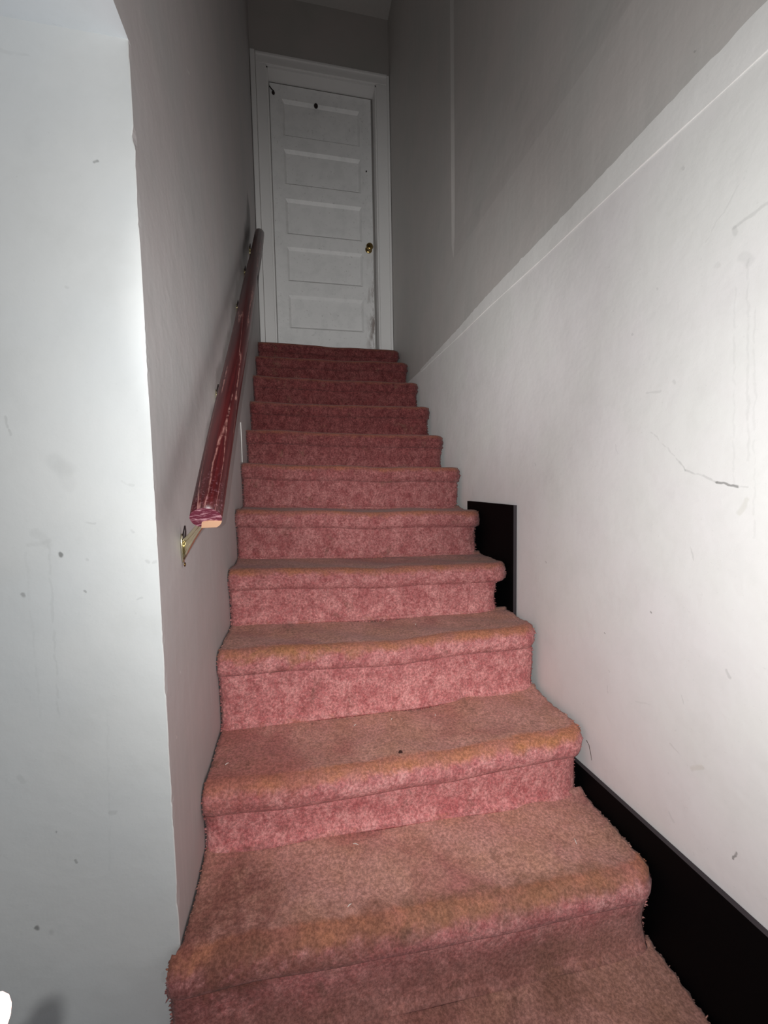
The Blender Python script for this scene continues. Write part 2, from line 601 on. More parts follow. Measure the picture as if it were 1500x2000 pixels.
def door():
    panels = [(.217, .808, 3.526, 3.785), (.217, .808, 3.176, 3.428), (.217, .808, 2.809, 3.070), (.217, .808, 2.458, 2.714), (.217, .808, 2.100, 2.353)]
    bm = bmesh.new()
    bm_box(bm, DX0, .217, YD, YD + .035, DZ0, DZ1)
    bm_box(bm, .808, DX1, YD, YD + .035, DZ0, DZ1)
    zs = [DZ1] + [z for p in panels for z in (p[3], p[2])] + [DZ0]
    for i in range(0, len(zs), 2):
        bm_box(bm, .217, .808, YD, YD + .035, zs[i + 1], zs[i])
    d = struct(from_bm('door_1', bm, M_door))
    for (x0, x1, z0, z1) in panels:
        b = bmesh.new()
        # recessed flat panel within a sloping sticking
        o4 = [(x0, YD, z0), (x1, YD, z0), (x1, YD, z1), (x0, YD, z1)]
        i4 = [(x0 + .013, YD + .013, z0 + .013), (x1 - .013, YD + .013, z0 + .013), (x1 - .013, YD + .013, z1 - .016), (x0 + .013, YD + .013, z1 - .016)]
        j4 = [(x0 + .016, YD + .017, z0 + .016), (x1 - .016, YD + .017, z0 + .016), (x1 - .016, YD + .017, z1 - .020), (x0 + .016, YD + .017, z1 - .020)]
        r = [[b.verts.new(v) for v in q] for q in (o4, i4, j4)]
        bk = [b.verts.new((x, YD + .030, z)) for (x, y, z) in o4]
        for a, c in ((r[0], r[1]), (r[1], r[2])):
            for k in range(4):
                b.faces.new((a[k], a[(k + 1) % 4], c[(k + 1) % 4], c[k]))
        b.faces.new(r[2])
        b.faces.new(bk[::-1])
        for k in range(4):
            b.faces.new((r[0][(k + 1) % 4], r[0][k], bk[k], bk[(k + 1) % 4]))
        from_bm('panel', b, M_door, d)
    # knob: rose, neck and ball
    kx, kz = .859, 2.748
    prof = [(0, .027), (.004, .028), (.007, .024), (.010, .012), (.026, .010), (.034, .019), (.042, .0265), (.051, .028), (.058, .025), (.062, .016), (.0635, .004)]
    b = bmesh.new()
    n = 28
    rings = [[b.verts.new((kx + r * math.cos(2 * math.pi * k / n), YD - y, kz + r * math.sin(2 * math.pi * k / n))) for k in range(n)] for y, r in prof]
    for a, c in zip(rings, rings[1:]):
        for k in range(n):
            b.faces.new((a[k], a[(k + 1) % n], c[(k + 1) % n], c[k]))
    b.faces.new(rings[-1])
    b.faces.new(rings[0][::-1])
    kn = from_bm('door_knob', b, M_brass, d, True)
    kn['label'] = 'round brass door knob'
    # old hook and screw eye near the top, latch plate on the edge
    b = bmesh.new()
    bm_tube(b, [(.130 + .03 * t, YD - .006, 3.855 - .05 * t + .02 * t * t) for t in np.linspace(0, 1, 6)], [.004] * 6, 8)
    bmesh.ops.create_uvsphere(b, u_segments=10, v_segments=8, radius=.012, matrix=Matrix.Translation((.155, YD - .006, 3.812)))
    from_bm('hook', b, M_bolt, d)['label'] = 'small dark metal hook'
    b = bmesh.new()
    bmesh.ops.create_uvsphere(b, u_segments=12, v_segments=8, radius=.016, matrix=Matrix.Translation((.470, YD - .004, 3.770)))
    from_bm('hook_screw', b, M_bolt, d)['label'] = 'dark metal screw stub'
    b = bmesh.new()
    bmesh.ops.create_uvsphere(b, u_segments=10, v_segments=8, radius=.006, matrix=Matrix.Translation((.853, YD - .002, 3.345)))
    from_bm('screw', b, M_bolt, d)
    return d


door()

# black boards along the foot of the right wall


def black_board(name, y0, y1, z0, z1, sag=0.0):
    bm = bmesh.new()
    bm_box(bm, WR - .014, WR - .0005, y0, y1, z0, z1, .0008)
    for v in bm.verts:
        if v.co.z > (z0 + z1) / 2:
            v.co.z += sag * (y1 - v.co.y)
    o = from_bm(name, bm, [M_black, M_black_edge])
    for p in o.data.polygons:
        if p.normal.z > .7 or p.normal.y < -.7:
            p.material_index = 1
    return o


struct(black_board('baseboard_right', -1.6, .46, ZF, .040, .056))
thing(black_board('black_board', .653, 1.075, .33, .785), 'black painted board with a square corner low on the right wall beside the middle steps', 'board')

# ------------------------------------------------------------------ carpeted stairs


def carpet_mat():
    k = NT('worn_rose_carpet', .95, .08)
    k.b.inputs['Sheen Weight'].default_value = .10
    k.b.inputs['Sheen Roughness'].default_value = .5
    at_z = k.n('ShaderNodeAttribute', attribute_name='zone').outputs['Fac']     # 0 tread, 1 nosing, 2 riser
    at_r = k.n('ShaderNodeAttribute', attribute_name='tuft').outputs['Fac']
    tread = k.mix(k.ramp(k.noise(7, 4, .6), .35, .68), (.62, .32, .275), (.56, .29, .215))
    tread = k.mix(k.math('MULTIPLY', k.ramp(k.noise(3.1, 4, .6, dist=.6), .47, .66), .75), tread, (.43, .15, .14))
    tread = k.mix(k.math('MULTIPLY', k.ramp(k.noise(70, 4, .75), .44, .66), .45), tread, (.33, .15, .11))
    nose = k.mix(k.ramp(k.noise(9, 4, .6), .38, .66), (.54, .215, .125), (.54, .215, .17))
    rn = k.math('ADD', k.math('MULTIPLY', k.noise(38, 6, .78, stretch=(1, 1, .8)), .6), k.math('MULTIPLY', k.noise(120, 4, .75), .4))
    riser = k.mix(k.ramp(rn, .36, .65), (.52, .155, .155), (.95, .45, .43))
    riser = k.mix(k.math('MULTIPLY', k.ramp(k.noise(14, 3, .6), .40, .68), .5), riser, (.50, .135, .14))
    spz = k.n('ShaderNodeSeparateXYZ')
    k.t.links.new(k.pos, spz.inputs[0])
    low = k.ramp(k.math('ADD', spz.outputs['Z'], k.math('MULTIPLY', k.noise(8, 3), .08)), -.02, -.12)
    riser = k.mix(k.math('MULTIPLY', low, .6), riser, (.42, .22, .175))
    wz = k.math('ADD', at_z, k.math('MULTIPLY', k.math('SUBTRACT', k.noise(26, 4, .65), .5), .9))
    # flash falloff painted into the carpet: darker, deeper red with height
    painted_falloff = k.ramp(spz.outputs['Z'], -.02, 1.25)
    tread = k.mix(k.math('MULTIPLY', painted_falloff, .75), tread, (.12, .028, .025))
    nose = k.mix(k.math('MULTIPLY', painted_falloff, .75), nose, (.13, .030, .025))
    riser = k.mix(k.math('MULTIPLY', painted_falloff, .90), riser, k.mix(k.ramp(rn, .38, .64), (.034, .004, .005), (.12, .020, .020)))
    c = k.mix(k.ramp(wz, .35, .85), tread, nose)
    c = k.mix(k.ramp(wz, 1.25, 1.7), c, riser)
    # trodden-in soil on the lowest steps; bottom tread's patches also paint in flash falloff
    wob = k.vec('ADD', k.pos, k.vec('SCALE', k.vec('SUBTRACT', _ncol(k, 12), (.5, .5, .5)), scale=.12))
    brk = k.ramp(k.noise(24, 5, .75), .30, .58, .25, 1.0)
    for (p0, p1, w_, s_, col_) in ((at(370, 1880, 2, 0), at(470, 1800, 2, 0), .16, .75, (.22, .075, .065)),
                                   (at(440, 1890, 2, 0), at(760, 1830, 2, 0), .075, .70, (.24, .10, .07)),
                                   (at(820, 1790, 2, 0), at(1200, 1700, 2, 0), .055, .65, (.26, .13, .085)),
                                   (at(400, 1990, 2, -RISE), at(1000, 1900, 2, -RISE), .20, .62, (.20, .085, .07)),
                                   (at(1100, 1880, 2, -RISE), at(1300, 1960, 2, -RISE), .14, .50, (.26, .13, .09)),
                                   (at(420, 1540, 2, RISE), at(560, 1500, 2, RISE), .10, .55, (.40, .13, .10)),
                                   (at(1000, 1470, 2, RISE), at(1130, 1440, 2, RISE), .06, .60, (.50, .21, .09)),
                                   (at(430, 1290, 2, 2 * RISE), at(800, 1270, 2, 2 * RISE), .03, .55, (.36, .17, .075))):
        c = k.mix(k.math('MULTIPLY', k.math('MULTIPLY', k.seg(p0, p1, w_, wob), brk), s_), c, col_)
    # spots of old dirt
    dirt = k.ramp(k.noise(13, 5, .7, dist=.4), .57, .74)
    c = k.mix(k.math('MULTIPLY', dirt, .55), c, (.16, .085, .06))
    # tuft to tuft
    v = k.math('MULTIPLY', k.ramp(at_r, 0, 1, .70, 1.80), k.ramp(k.noise(150, 3, .8), .34, .68, .72, 1.32))
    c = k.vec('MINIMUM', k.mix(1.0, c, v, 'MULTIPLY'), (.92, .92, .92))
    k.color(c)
    return k.m


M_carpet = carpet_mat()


def lowfreq(seed, amp, n=5):
    r = np.random.default_rng(seed)
    a = r.normal(0, 1, n)
    ph = r.uniform(0, 6.28, n)
    return lambda u: amp * sum(a[j] / (1 + j * .6) * np.sin(2 * math.pi * (j + .7) * u + ph[j]) for j in range(n)) / 1.5


def nose(i):
    """Front edge of step i as functions of u (0 left, 1 right): y, z."""
    if i < 0:
        o = (0, .02, 0, -.02)
    elif i < NST:
        o = OFF[i]
    else:
        o = (0, 0, 0, 0)
    yl, yr = i * RUN + o[0], i * RUN + o[2]
    zl, zr = i * RISE + o[1], i * RISE + o[3]
    return (lambda u: yl + (yr - yl) * u), (lambda u: zl + (zr - zl) * u)


def fur_mesh(name, grid, zone, dens, length, width, seed, parent, edge_l=True, edge_r=True, lay=0.0):
    """A carpet sheet from a grid of points (u along the step, t along the profile) with its pile as tufts of real geometry."""
    r = np.random.default_rng(seed)
    nu, nt, _ = grid.shape
    du = np.gradient(grid, axis=0)
    dt = np.gradient(grid, axis=1)
    nrm = np.cross(du, dt)
    nrm /= np.linalg.norm(nrm, axis=2, keepdims=True) + 1e-12
    inner = grid - nrm * .009
    V = [grid.reshape(-1, 3), inner.reshape(-1, 3)]
    N = nu * nt
    idx = np.arange(N).reshape(nu, nt)
    a, b, c, d = idx[:-1, :-1], idx[1:, :-1], idx[1:, 1:], idx[:-1, 1:]
    q = [np.stack([a, b, c, d], -1).reshape(-1, 4), np.stack([d, c, b, a], -1).reshape(-1, 4) + N]
    for e in (idx[0, ::-1], idx[-1, :], idx[:, 0], idx[::-1, -1]):
        q.append(np.stack([e[1:], e[:-1], e[:-1] + N, e[1:] + N], -1))
    quads = np.concatenate(q)
    zg = np.broadcast_to(zone[None, :], (nu, nt))
    attr_z = [zg.reshape(-1), zg.reshape(-1)]
    attr_r = [np.full(2 * N, .35)]
    # tufts
    area_c = np.linalg.norm(np.cross(du, dt), axis=2)[:-1, :-1]
    w = area_c / area_c.sum()
    n = int(dens * area_c.sum())
    pick = r.choice(w.size, size=n, p=w.reshape(-1))
    iu, it = pick // (nt - 1), pick % (nt - 1)
    fu, ft = r.random(n), r.random(n)

    def bil(G):
        f, g = (fu[:, None], ft[:, None]) if G.ndim == 3 else (fu, ft)
        return G[iu, it] * (1 - f) * (1 - g) + G[iu + 1, it] * f * (1 - g) + G[iu, it + 1] * (1 - f) * g + G[iu + 1, it + 1] * f * g
    P, Nn, Z = bil(grid), bil(nrm), bil(np.ascontiguousarray(zg))
    # ragged cut edges: extra tufts leaning outwards at the two ends
    n0 = n
    for side, on in ((0, edge_l), (nu - 1, edge_r)):
        if not on:
            continue
        lens = np.linalg.norm(np.diff(grid[side], axis=0), axis=1)
        m = int(lens.sum() * 900)
        k = r.choice(nt - 1, size=m, p=lens / lens.sum())
        f = r.random(m)
        pe = grid[side, k] * (1 - f[:, None]) + grid[side, k + 1] * f[:, None]
        ne = nrm[side, k]
        depth = r.random(m)[:, None]
        pe = pe - ne * .008 * depth
        oe = ne * .5 + np.array([1.0 if side else -1.0, 0, 0]) * (.9 + .5 * depth)
        oe /= np.linalg.norm(oe, axis=1, keepdims=True)
        P = np.concatenate([P, pe])
        Nn = np.concatenate([Nn, oe])
        Z = np.concatenate([Z, zone[k]])
    n = len(P)
    lean = r.normal(0, 1, (n, 3))
    # neighbouring tufts lean alike
    cl = np.stack([np.sin(P[:, 0] * 190 + P[:, 2] * 170 + 3 * np.sin(P[:, 1] * 140)), np.sin(P[:, 1] * 210 + P[:, 0] * 90 + seed), np.sin(P[:, 2] * 200 + P[:, 0] * 130)], 1)
    flat = np.where(Z < .6, .55, .0)[:, None]
    D = Nn + lean * .38 + cl * .30 + np.array([0, -.25, -.35]) * (.5 + flat)
    D /= np.linalg.norm(D, axis=1, keepdims=True)
    L = length * r.uniform(.65, 1.25, n) * np.where(Z < .6, .8, 1.0)
    L[n0:] *= r.uniform(.45, 1.0, n - n0)
    tip = P + D * L[:, None]
    ax = np.cross(D, r.normal(0, 1, (n, 3)))
    ax /= np.linalg.norm(ax, axis=1, keepdims=True) + 1e-9
    ay = np.cross(D, ax)
    wd = width * r.uniform(.7, 1.2, n)[:, None]
    base = P - Nn * .001
    v0 = base + ax * wd * .6
    v1 = base + (-.5 * ax + .87 * ay) * wd * .6
    v2 = base + (-.5 * ax - .87 * ay) * wd * .6
    m0 = P + D * (L * .65)[:, None]
    t0 = m0 + ax * wd * .5
    t1 = m0 + (-.5 * ax + .87 * ay) * wd * .5
    t2 = m0 + (-.5 * ax - .87 * ay) * wd * .5
    T = np.stack([v0, v1, v2, t0, t1, t2, tip], 1).reshape(-1, 3)
    o = (np.arange(n) * 7 + 2 * N)[:, None]
    qd = np.concatenate([o + np.array([[0, 1, 4, 3]]), o + np.array([[1, 2, 5, 4]]), o + np.array([[2, 0, 3, 5]])])
    tr = np.concatenate([o + np.array([[3, 4, 6]]), o + np.array([[4, 5, 6]]), o + np.array([[5, 3, 6]])])
    tv = np.clip(.5 + .22 * r.normal(0, 1, n) + .16 * cl[:, 0] + .14 * cl[:, 1], 0, 1)
    attr_z.append(np.repeat(Z, 7))
    attr_r.append(np.repeat(tv, 7))
    V = np.concatenate(V + [T])
    quads = np.concatenate([quads, qd])
    me = bpy.data.meshes.new(name)
    me.vertices.add(len(V))
    me.vertices.foreach_set('co', V.astype(np.float32).reshape(-1))
    nl = quads.size + tr.size
    me.loops.add(nl)
    me.loops.foreach_set('vertex_index', np.concatenate([quads.reshape(-1), tr.reshape(-1)]).astype(np.int32))
    np_ = len(quads) + len(tr)
    me.polygons.add(np_)
    st = np.concatenate([np.arange(len(quads)) * 4, quads.size + np.arange(len(tr)) * 3]).astype(np.int32)
    me.polygons.foreach_set('loop_start', st)
    me.update(calc_edges=True)
    me.polygons.foreach_set('use_smooth', np.ones(np_, bool))
    for nm, arr in (('zone', np.concatenate(attr_z)), ('tuft', np.concatenate(attr_r))):
        at_ = me.attributes.new(nm, 'FLOAT', 'POINT')
        at_.data.foreach_set('value', arr.astype(np.float32))
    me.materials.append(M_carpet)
    me.validate()
    ob = bpy.data.objects.new(name, me)
    C.objects.link(ob)
    ob.parent = parent
    return ob


# stair body: a saw-tooth of timber under the carpet
def stair_body():
    bm = bmesh.new()
    for i in range(-1, NST):
        y0 = i * RUN + .045
        y1 = (i + 1) * RUN + .045 if i < NST - 1 else DY - .004
        z1 = i * RISE - .055
        bm_box(bm, .014, WR - .060, y0, y1, max(ZF + .001, z1 - .42), z1)
    return from_bm('staircase', bm, M_wood)


stairs = thing(stair_body(), 'straight flight of stairs in worn dusty rose carpet climbing to the white door', 'stairs')

X_TREAD = {-1: 1.003, 0: 1.002, 1: 1.003, 2: 1.004, 3: 1.003, 4: 1.003}
X_RISER = {0: .990, 1: .986, 2: .996, 3: .962, 4: .984, 5: .996}
NU = 150
for i in range(-1, NST):
    yn, zn = nose(i)
    yb, zb = nose(i + 1)
    yp, zp = nose(i - 1)
    u = np.linspace(0, 1, NU)
    lf = lowfreq(100 + i, .0035)
    lf2 = lowfreq(200 + i, .0030)
    top = zn(u) + .002 + lf2(u) - .006 * np.exp(-((u - .5) / .22) ** 2)
    yf = yn(u) + .006 + lf(u)
    right = np.clip((u - .955) / .045, 0, 1) ** 2
    left = np.clip((.02 - u) / .02, 0, 1) ** 2
    yf = yf + .030 * right + .006 * left
    back = (yb(u) + .034) if i < NST - 1 else np.full(NU, DY - .030)
    back = np.maximum(back, yf + .1)
    Rr = .024
    prof = []                                       # (kind, a, b): fraction towards the back, or an offset from the front
    for s in np.linspace(1, 0, 22)[:-1]:
        prof.append(('t', s, 0, 0.0 + .80 * float(np.clip((.16 - s) / .16, 0, 1)) ** 1.3))
    for g in np.linspace(0, math.pi / 2, 7):
        prof.append(('f', Rr - Rr * math.sin(g), -Rr + Rr * math.cos(g), 0.85 + .95 * g / 1.57))
    prof += [('f', -.001, -.034, 1.85), ('f', .001, -.044, 1.9), ('f', .007, -.053, 1.9), ('f', .018, -.056, 1.9)]
    xr = X_TREAD.get(i, 1.006)
    grid = np.zeros((NU, len(prof), 3))
    zone = np.array([p[3] for p in prof])
    for k, p in enumerate(prof):
        if p[0] == 't':
            y = yf + Rr + (back - yf - Rr) * p[1]
            z = top - .004 * math.sin(math.pi * p[1]) + .0022 * np.sin(u * 23 + p[1] * 9 + i * 2)
            z = z + .010 * max(0, (p[1] - .93) / .07) * (1 if i < NST - 1 else 0)
        else:
            y = yf + p[1]
            z = top + p[2]
        if i == -1:
            xl = np.full(NU, -.012)
        elif i == 0:
            xl = np.where(y < YC - .008, -.010, .006)
        else:
            xl = np.full(NU, .007)
        # the cut right edge is narrower towards the back
        xe = xr + .0025 * math.sin(k * 1.9 + i) + (.004 * p[1] if p[0] == 't' else 0)
        x = xl + (xe - xl) * u
        grid[:, k, 0], grid[:, k, 1], grid[:, k, 2] = x, y, z
    far = max(0, i)
    dens = 125000 if i < 3 else (90000 if i < 6 else 60000)
    width = .0030 if i < 3 else (.0036 if i < 6 else .0044)
    fur_mesh('carpet_tread', grid, zone, dens, .0085, width, 31 + i, stairs)
    # riser band under the nosing
    base = zp(u) if i > -1 else np.full(NU, ZF)
    prof = [(.012, 0.0), (.009, .06), (.010, .2), (.013, .4), (.014, .6), (.012, .78), (.010, .88), (.004, .96), (-.008, 1.0)]
    grid = np.zeros((NU, len(prof), 3))
    rb = lowfreq(300 + i, .003)
    xr = X_RISER.get(i, .997)
    for k, (dy, s) in enumerate(prof):
        zt_ = top - .054
        z = zt_ + (base + .002 - zt_) * s
        y = yf - .026 * right * .6 + dy + .007 + rb(u) * (.3 + s)
        xl = -.010 if i <= 0 else .009
        if i == 0:
            y = np.minimum(y, YC - .006) if False else y
        xe = xr + .003 * math.sin(k * 1.3 + i * 2)
        x = xl + (xe - xl) * u
        grid[:, k, 0], grid[:, k, 1], grid[:, k, 2] = x, y, z
    zone = np.array([1.9 - .25 * (s > .93) for _, s in prof])
    fur_mesh('carpet_riser', grid, zone, dens * 1.05, .0095, width, 61 + i, stairs)

# ------------------------------------------------------------------ handrail


def rail_mat():
    k = NT('dark_red_stain', .32, .45)
    tc = k.n('ShaderNodeTexCoord').outputs['Object']
    g = k.noise(1.0, 2, .5, vec=tc, stretch=(34, 34, .9), dist=.12)
    g = k.math('ADD', k.math('MULTIPLY', g, 4.5), k.math('MULTIPLY', k.noise(1.0, 2, .6, vec=tc, stretch=(60, 60, 18)), .30))
    lines = k.ramp(k.math('ABSOLUTE', k.math('SUBTRACT', k.math('FRACT', g), .5)), .0, .10, 1.0, 0.0)
    lines = k.math('MULTIPLY', lines, k.ramp(k.noise(45, 3, .7, vec=tc), .32, .60))
    base = k.mix(k.ramp(k.noise(1.0, 4, .6, vec=tc, stretch=(160, 160, 4)), .35, .65), (.042, .0050, .0065), (.076, .009, .010))
    c = k.mix(k.math('MULTIPLY', lines, .75), base, (.36, .17, .15))
    sp = k.n('ShaderNodeSeparateXYZ')
    k.t.links.new(tc, sp.inputs[0])
    scuff = k.math('MULTIPLY', k.ramp(k.noise(170, 4, .7, vec=tc), .52, .66), k.ramp(sp.outputs['Z'], .16, .0))
    c = k.mix(k.math('MULTIPLY', scuff, .45), c, (.34, .15, .18))
    k.color(c)
    return k.m


M_rail = rail_mat()


def rail_end_mat():
    k = NT('scuffed_rail_end', .6, .2)
    tc = k.n('ShaderNodeTexCoord').outputs['Object']
    a = k.ramp(k.noise(1, 4, .7, vec=tc, stretch=(40, 150, 100)), .48, .62)
    k.color(k.mix(a, (.13, .022, .04), (.48, .24, .28)))
    return k.m


M_rail_end = rail_end_mat()
M_raw = simple('raw_pine', (.66, .38, .24), .7)
M_bracket = M_nickel

R0 = np.array([.080, .045, .819])
R1 = np.array([.055, 2.09, 2.466])
rail_dir = Vector((R1 - R0).tolist())
rail_len = rail_dir.length
rail_rot = rail_dir.to_track_quat('Z', 'Y')      # local z runs up the rail, local y faces up

rail = bpy.data.objects.new('handrail', None)
C.objects.link(rail)
rail.location = tuple(R0)
rail.rotation_euler = rail_rot.to_euler()
rail.empty_display_size = .05
thing(rail, 'dark red stained wooden handrail fixed to the left wall on brass brackets', 'handrail')
bpy.context.view_layer.update()
RW = rail.matrix_world.copy()
UPSIGN = 1 if (RW.to_3x3() @ Vector((0, 1, 0))).z > 0 else -1


def rail_section(n=40):
    """Round-topped section with a flattened underside, (x, y) local."""
    out = []
    for k in range(n):
        a = 2 * math.pi * k / n
        x, y = .0275 * math.cos(a), .0250 * math.sin(a)
        y = max(y, -.0205)
        out.append((x, y * UPSIGN))
    return out


def rail_body():
    bm = bmesh.new()
    sec = rail_section()
    nz = 60
    rings = []
    for j in range(nz + 1):
        z = rail_len * j / nz
        wob = .0012 * math.sin(z * 5.1)
        s = 1.0 if 0 < j < nz else .965
        rings.append([bm.verts.new((x * s + wob, y * s, z)) for x, y in sec])
    n = len(sec)
    for a, b in zip(rings, rings[1:]):
        for k in range(n):
            bm.faces.new((a[k], a[(k + 1) % n], b[(k + 1) % n], b[k]))
    f0 = bm.faces.new(rings[0])
    f1 = bm.faces.new(rings[-1])
    f0.material_index = 1
    o = from_bm('rail', bm, [M_rail, M_rail_end], rail, True)
    for p in o.data.polygons:
        p.use_smooth = len(p.vertices) == 4
    return o


rail_body()
# torn raw-wood lip on the lower half of the cut end
b = bmesh.new()
XS = 1 if (RW.to_3x3() @ Vector((1, 0, 0))).x > 0 else -1
sec = [(x, y) for x, y in rail_section(80) if y * UPSIGN < -.006 and x * XS > -.011] + [(-.008 * XS, -.0085 * UPSIGN), (.004 * XS, -.0055 * UPSIGN)]
sec = sorted(sec, key=lambda s: math.atan2(s[1] * UPSIGN + .03, s[0]))
cen = np.mean(np.array(sec), 0)
sec = sorted(sec, key=lambda s: math.atan2(s[1] - cen[1], s[0] - cen[0]))
va = [b.verts.new((x * .97, y * .97, -.0035)) for x, y in sec]
vb = [b.verts.new((x * .97, y * .97, .002)) for x, y in sec]
b.faces.new(va)
b.faces.new(vb[::-1])
for k in range(len(sec)):
    b.faces.new((va[k], va[(k + 1) % len(sec)], vb[(k + 1) % len(sec)], vb[k]))
from_bm('end_grain', b, M_raw, rail)['label'] = 'bare pale wood where the finish has broken off'

INV = RW.inverted()


def bracket(y, ztop):
    """Wall bracket: wall plate at depth y with its top at ztop, an arm square to the rail and a saddle, in world coordinates."""
    zp = ztop - .030
    d = (R1 - R0) / np.linalg.norm(R1 - R0)
    p0 = np.array([0, y, zp])
    t = max(.035, float((p0 - R0) @ d) - .012)         # where a line square to the rail meets it
    c = R0 + d * t
    under = Vector(c.tolist()) + (RW.to_3x3() @ Vector((-.004, -.0215 * UPSIGN, 0)))
    bm = bmesh.new()
    pl = []
    for k in range(32):
        a = 2 * math.pi * k / 32
        w = .0085 * (1 + .35 * math.sin(a))
        pl.append((w * math.cos(a), .031 * math.sin(a)))
    f = [bm.verts.new((.001, y + px, zp + pz)) for px, pz in pl]
    g = [bm.verts.new((.0045, y + px * .8, zp + pz * .94)) for px, pz in pl]
    bm.faces.new(f[::-1])
    bm.faces.new(g)
    for k in range(32):
        bm.faces.new((f[k], f[(k + 1) % 32], g[(k + 1) % 32], g[k]))
    o = from_bm('bracket', bm, M_nickel, rail, True)
    o.matrix_parent_inverse = INV
    o['label'] = 'pale brass handrail bracket'
    # arm: a tapering web from the plate up to the rail with a rib along its top
    w0, w1 = Vector((.003, y, zp + .012)), Vector((.003, y, zp - .022))
    e0, e1 = under + Vector((-.004, 0, .003)), under + Vector((.006, .002, -.006))
    bm = bmesh.new()
    n = 8
    rows = []
    for j in range(n + 1):
        q = j / n
        hi = w0.lerp(e0, q) + Vector((0, 0, -.006 * math.sin(math.pi * q)))
        lo = w1.lerp(e1, q) + Vector((0, 0, .010 * math.sin(math.pi * q)))
        rows.append([bm.verts.new(hi + Vector((0, -.0022, 0))), bm.verts.new(hi + Vector((0, .0022, 0))),
                     bm.verts.new(lo + Vector((0, .0022, 0))), bm.verts.new(lo + Vector((0, -.0022, 0)))])
    for r0, r1 in zip(rows, rows[1:]):
        for k in range(4):
            bm.faces.new((r0[k], r0[(k + 1) % 4], r1[(k + 1) % 4], r1[k]))
    bm.faces.new(rows[0])
    bm.faces.new(rows[-1][::-1])
    bm_tube(bm, [w0.lerp(e0, j / 6) + Vector((0, 0, -.006 * math.sin(math.pi * j / 6))) for j in range(7)], [.0042] * 7, 10)
    bm_tube(bm, [w1.lerp(e1, j / 6) + Vector((0, 0, .010 * math.sin(math.pi * j / 6))) for j in range(7)], [.0034] * 7, 8)
    from_bm('arm', bm, M_nickel, o, True)
    b2 = bmesh.new()
    q = Matrix.Translation(under) @ rail_rot.to_matrix().to_4x4()
    bm_box(b2, -.014, .022, -.0012, .0024, -.028, .028, .001)
    for v in b2.verts:
        v.co = q @ v.co
    from_bm('saddle', b2, M_nickel, o)
    b3 = bmesh.new()
    bm_tube(b3, [(.009, y, zp + .047), (.008, y, zp + .036), (.006, y, zp + .022), (.005, y, zp + .012)], [.0012, .0030, .0044, .0030], 10)
    from_bm('bolt', b3, M_bolt, o, True)
    b4 = bmesh.new()
    n1, n2 = 16, 8
    vv = [[b4.verts.new((.005 + .0012 * math.cos(2 * math.pi * m / n2), y + (.0034 + .0013 * math.sin(2 * math.pi * m / n2)) * math.cos(2 * math.pi * k / n1),
                         zp - .034 + (.0034 + .0013 * math.sin(2 * math.pi * m / n2)) * math.sin(2 * math.pi * k / n1))) for m in range(n2)] for k in range(n1)]
    for k in range(n1):
        for m in range(n2):
            b4.faces.new((vv[k][m], vv[(k + 1) % n1][m], vv[(k + 1) % n1][(m + 1) % n2], vv[k][(m + 1) % n2]))
    from_bm('screw_ring', b4, M_brass_dark, o, True)
    return o


for y, zt_ in ((.188, .778), (.648, 1.172), (1.236, 1.673), (1.606, 2.004), (1.943, 2.300)):
    bracket(y, zt_)

# thin white strip left on the wall beside the upper steps
a_, b_ = at(470, 825, 0, .003), at(473, 903, 0, .003)
bm = bmesh.new()
bm_tube(bm, [a_, (a_ + b_) / 2 + np.array([.001, 0, 0]), b_], [.0016] * 3, 8)
thing(from_bm('wall_strip', bm, simple('white_strip', (.85, .83, .80), .5)), 'thin white upright strip on the left wall under the handrail', 'strip')

# ------------------------------------------------------------------ lint and crumbs on the treads
M_lint = simple('pale_lint', (.85, .78, .72), .8)
M_crumb = simple('dark_crumb', (.05, .018, .015), .8)


def tread_z(i, x):
    yn, zn = nose(i)
    return float(zn(x) + .006)


lint_spots = [(683, 1785, 0, 26), (695, 1662, 0, -30), (1124, 1638, 0, 75), (765, 1397, 1, 50), (850, 1388, 1, 70), (693, 1410, 1, 40),
              (716, 1216, 2, 20), (812, 1228, 2, 60), (668, 1209, 2, -50), (598, 1085, 3, 10), (838, 1082, 3, 15), (745, 1203, 2, 70), (443, 1488, 1, 35)]
for n_, (px, py, i, ang) in enumerate(lint_spots):
    p = at(px, py, 2, i * RISE)
    z = tread_z(i, p[0]) + .004
    L = .007 if n_ in (1, 2) else .0045
    d = np.array([math.cos(math.radians(ang)), math.sin(math.radians(ang)), 0.1]) * L
    b = bmesh.new()
    bm_tube(b, [np.array([p[0], p[1], z]) - d, np.array([p[0], p[1], z + .0015]), np.array([p[0], p[1], z]) + d], [.0007, .0011, .0006], 6)
    thing(from_bm('lint', b, M_lint), 'tiny pale speck of lint on the lower carpeted treads', 'lint', 'lint specks on the lower treads')
for (px, py, i, r_, lab) in ((782, 1461, 1, .0042, 'small dark crumb in the middle of the second tread from the bottom'),
                             (755, 1610, 0, .0030, 'tiny dark crumb at the foot of the second riser')):
    p = at(px, py, 2, i * RISE)
    b = bmesh.new()
    bmesh.ops.create_icosphere(b, subdivisions=2, radius=r_)
    for v in b.verts:
        v.co = Vector((v.co.x * 1.3, v.co.y, v.co.z * .7)) * (1 + .25 * math.sin(v.co.x * 900 + v.co.y * 700)) + Vector((p[0], p[1], tread_z(i, p[0]) + .005))
    thing(from_bm('crumb', b, M_crumb), lab, 'crumb')

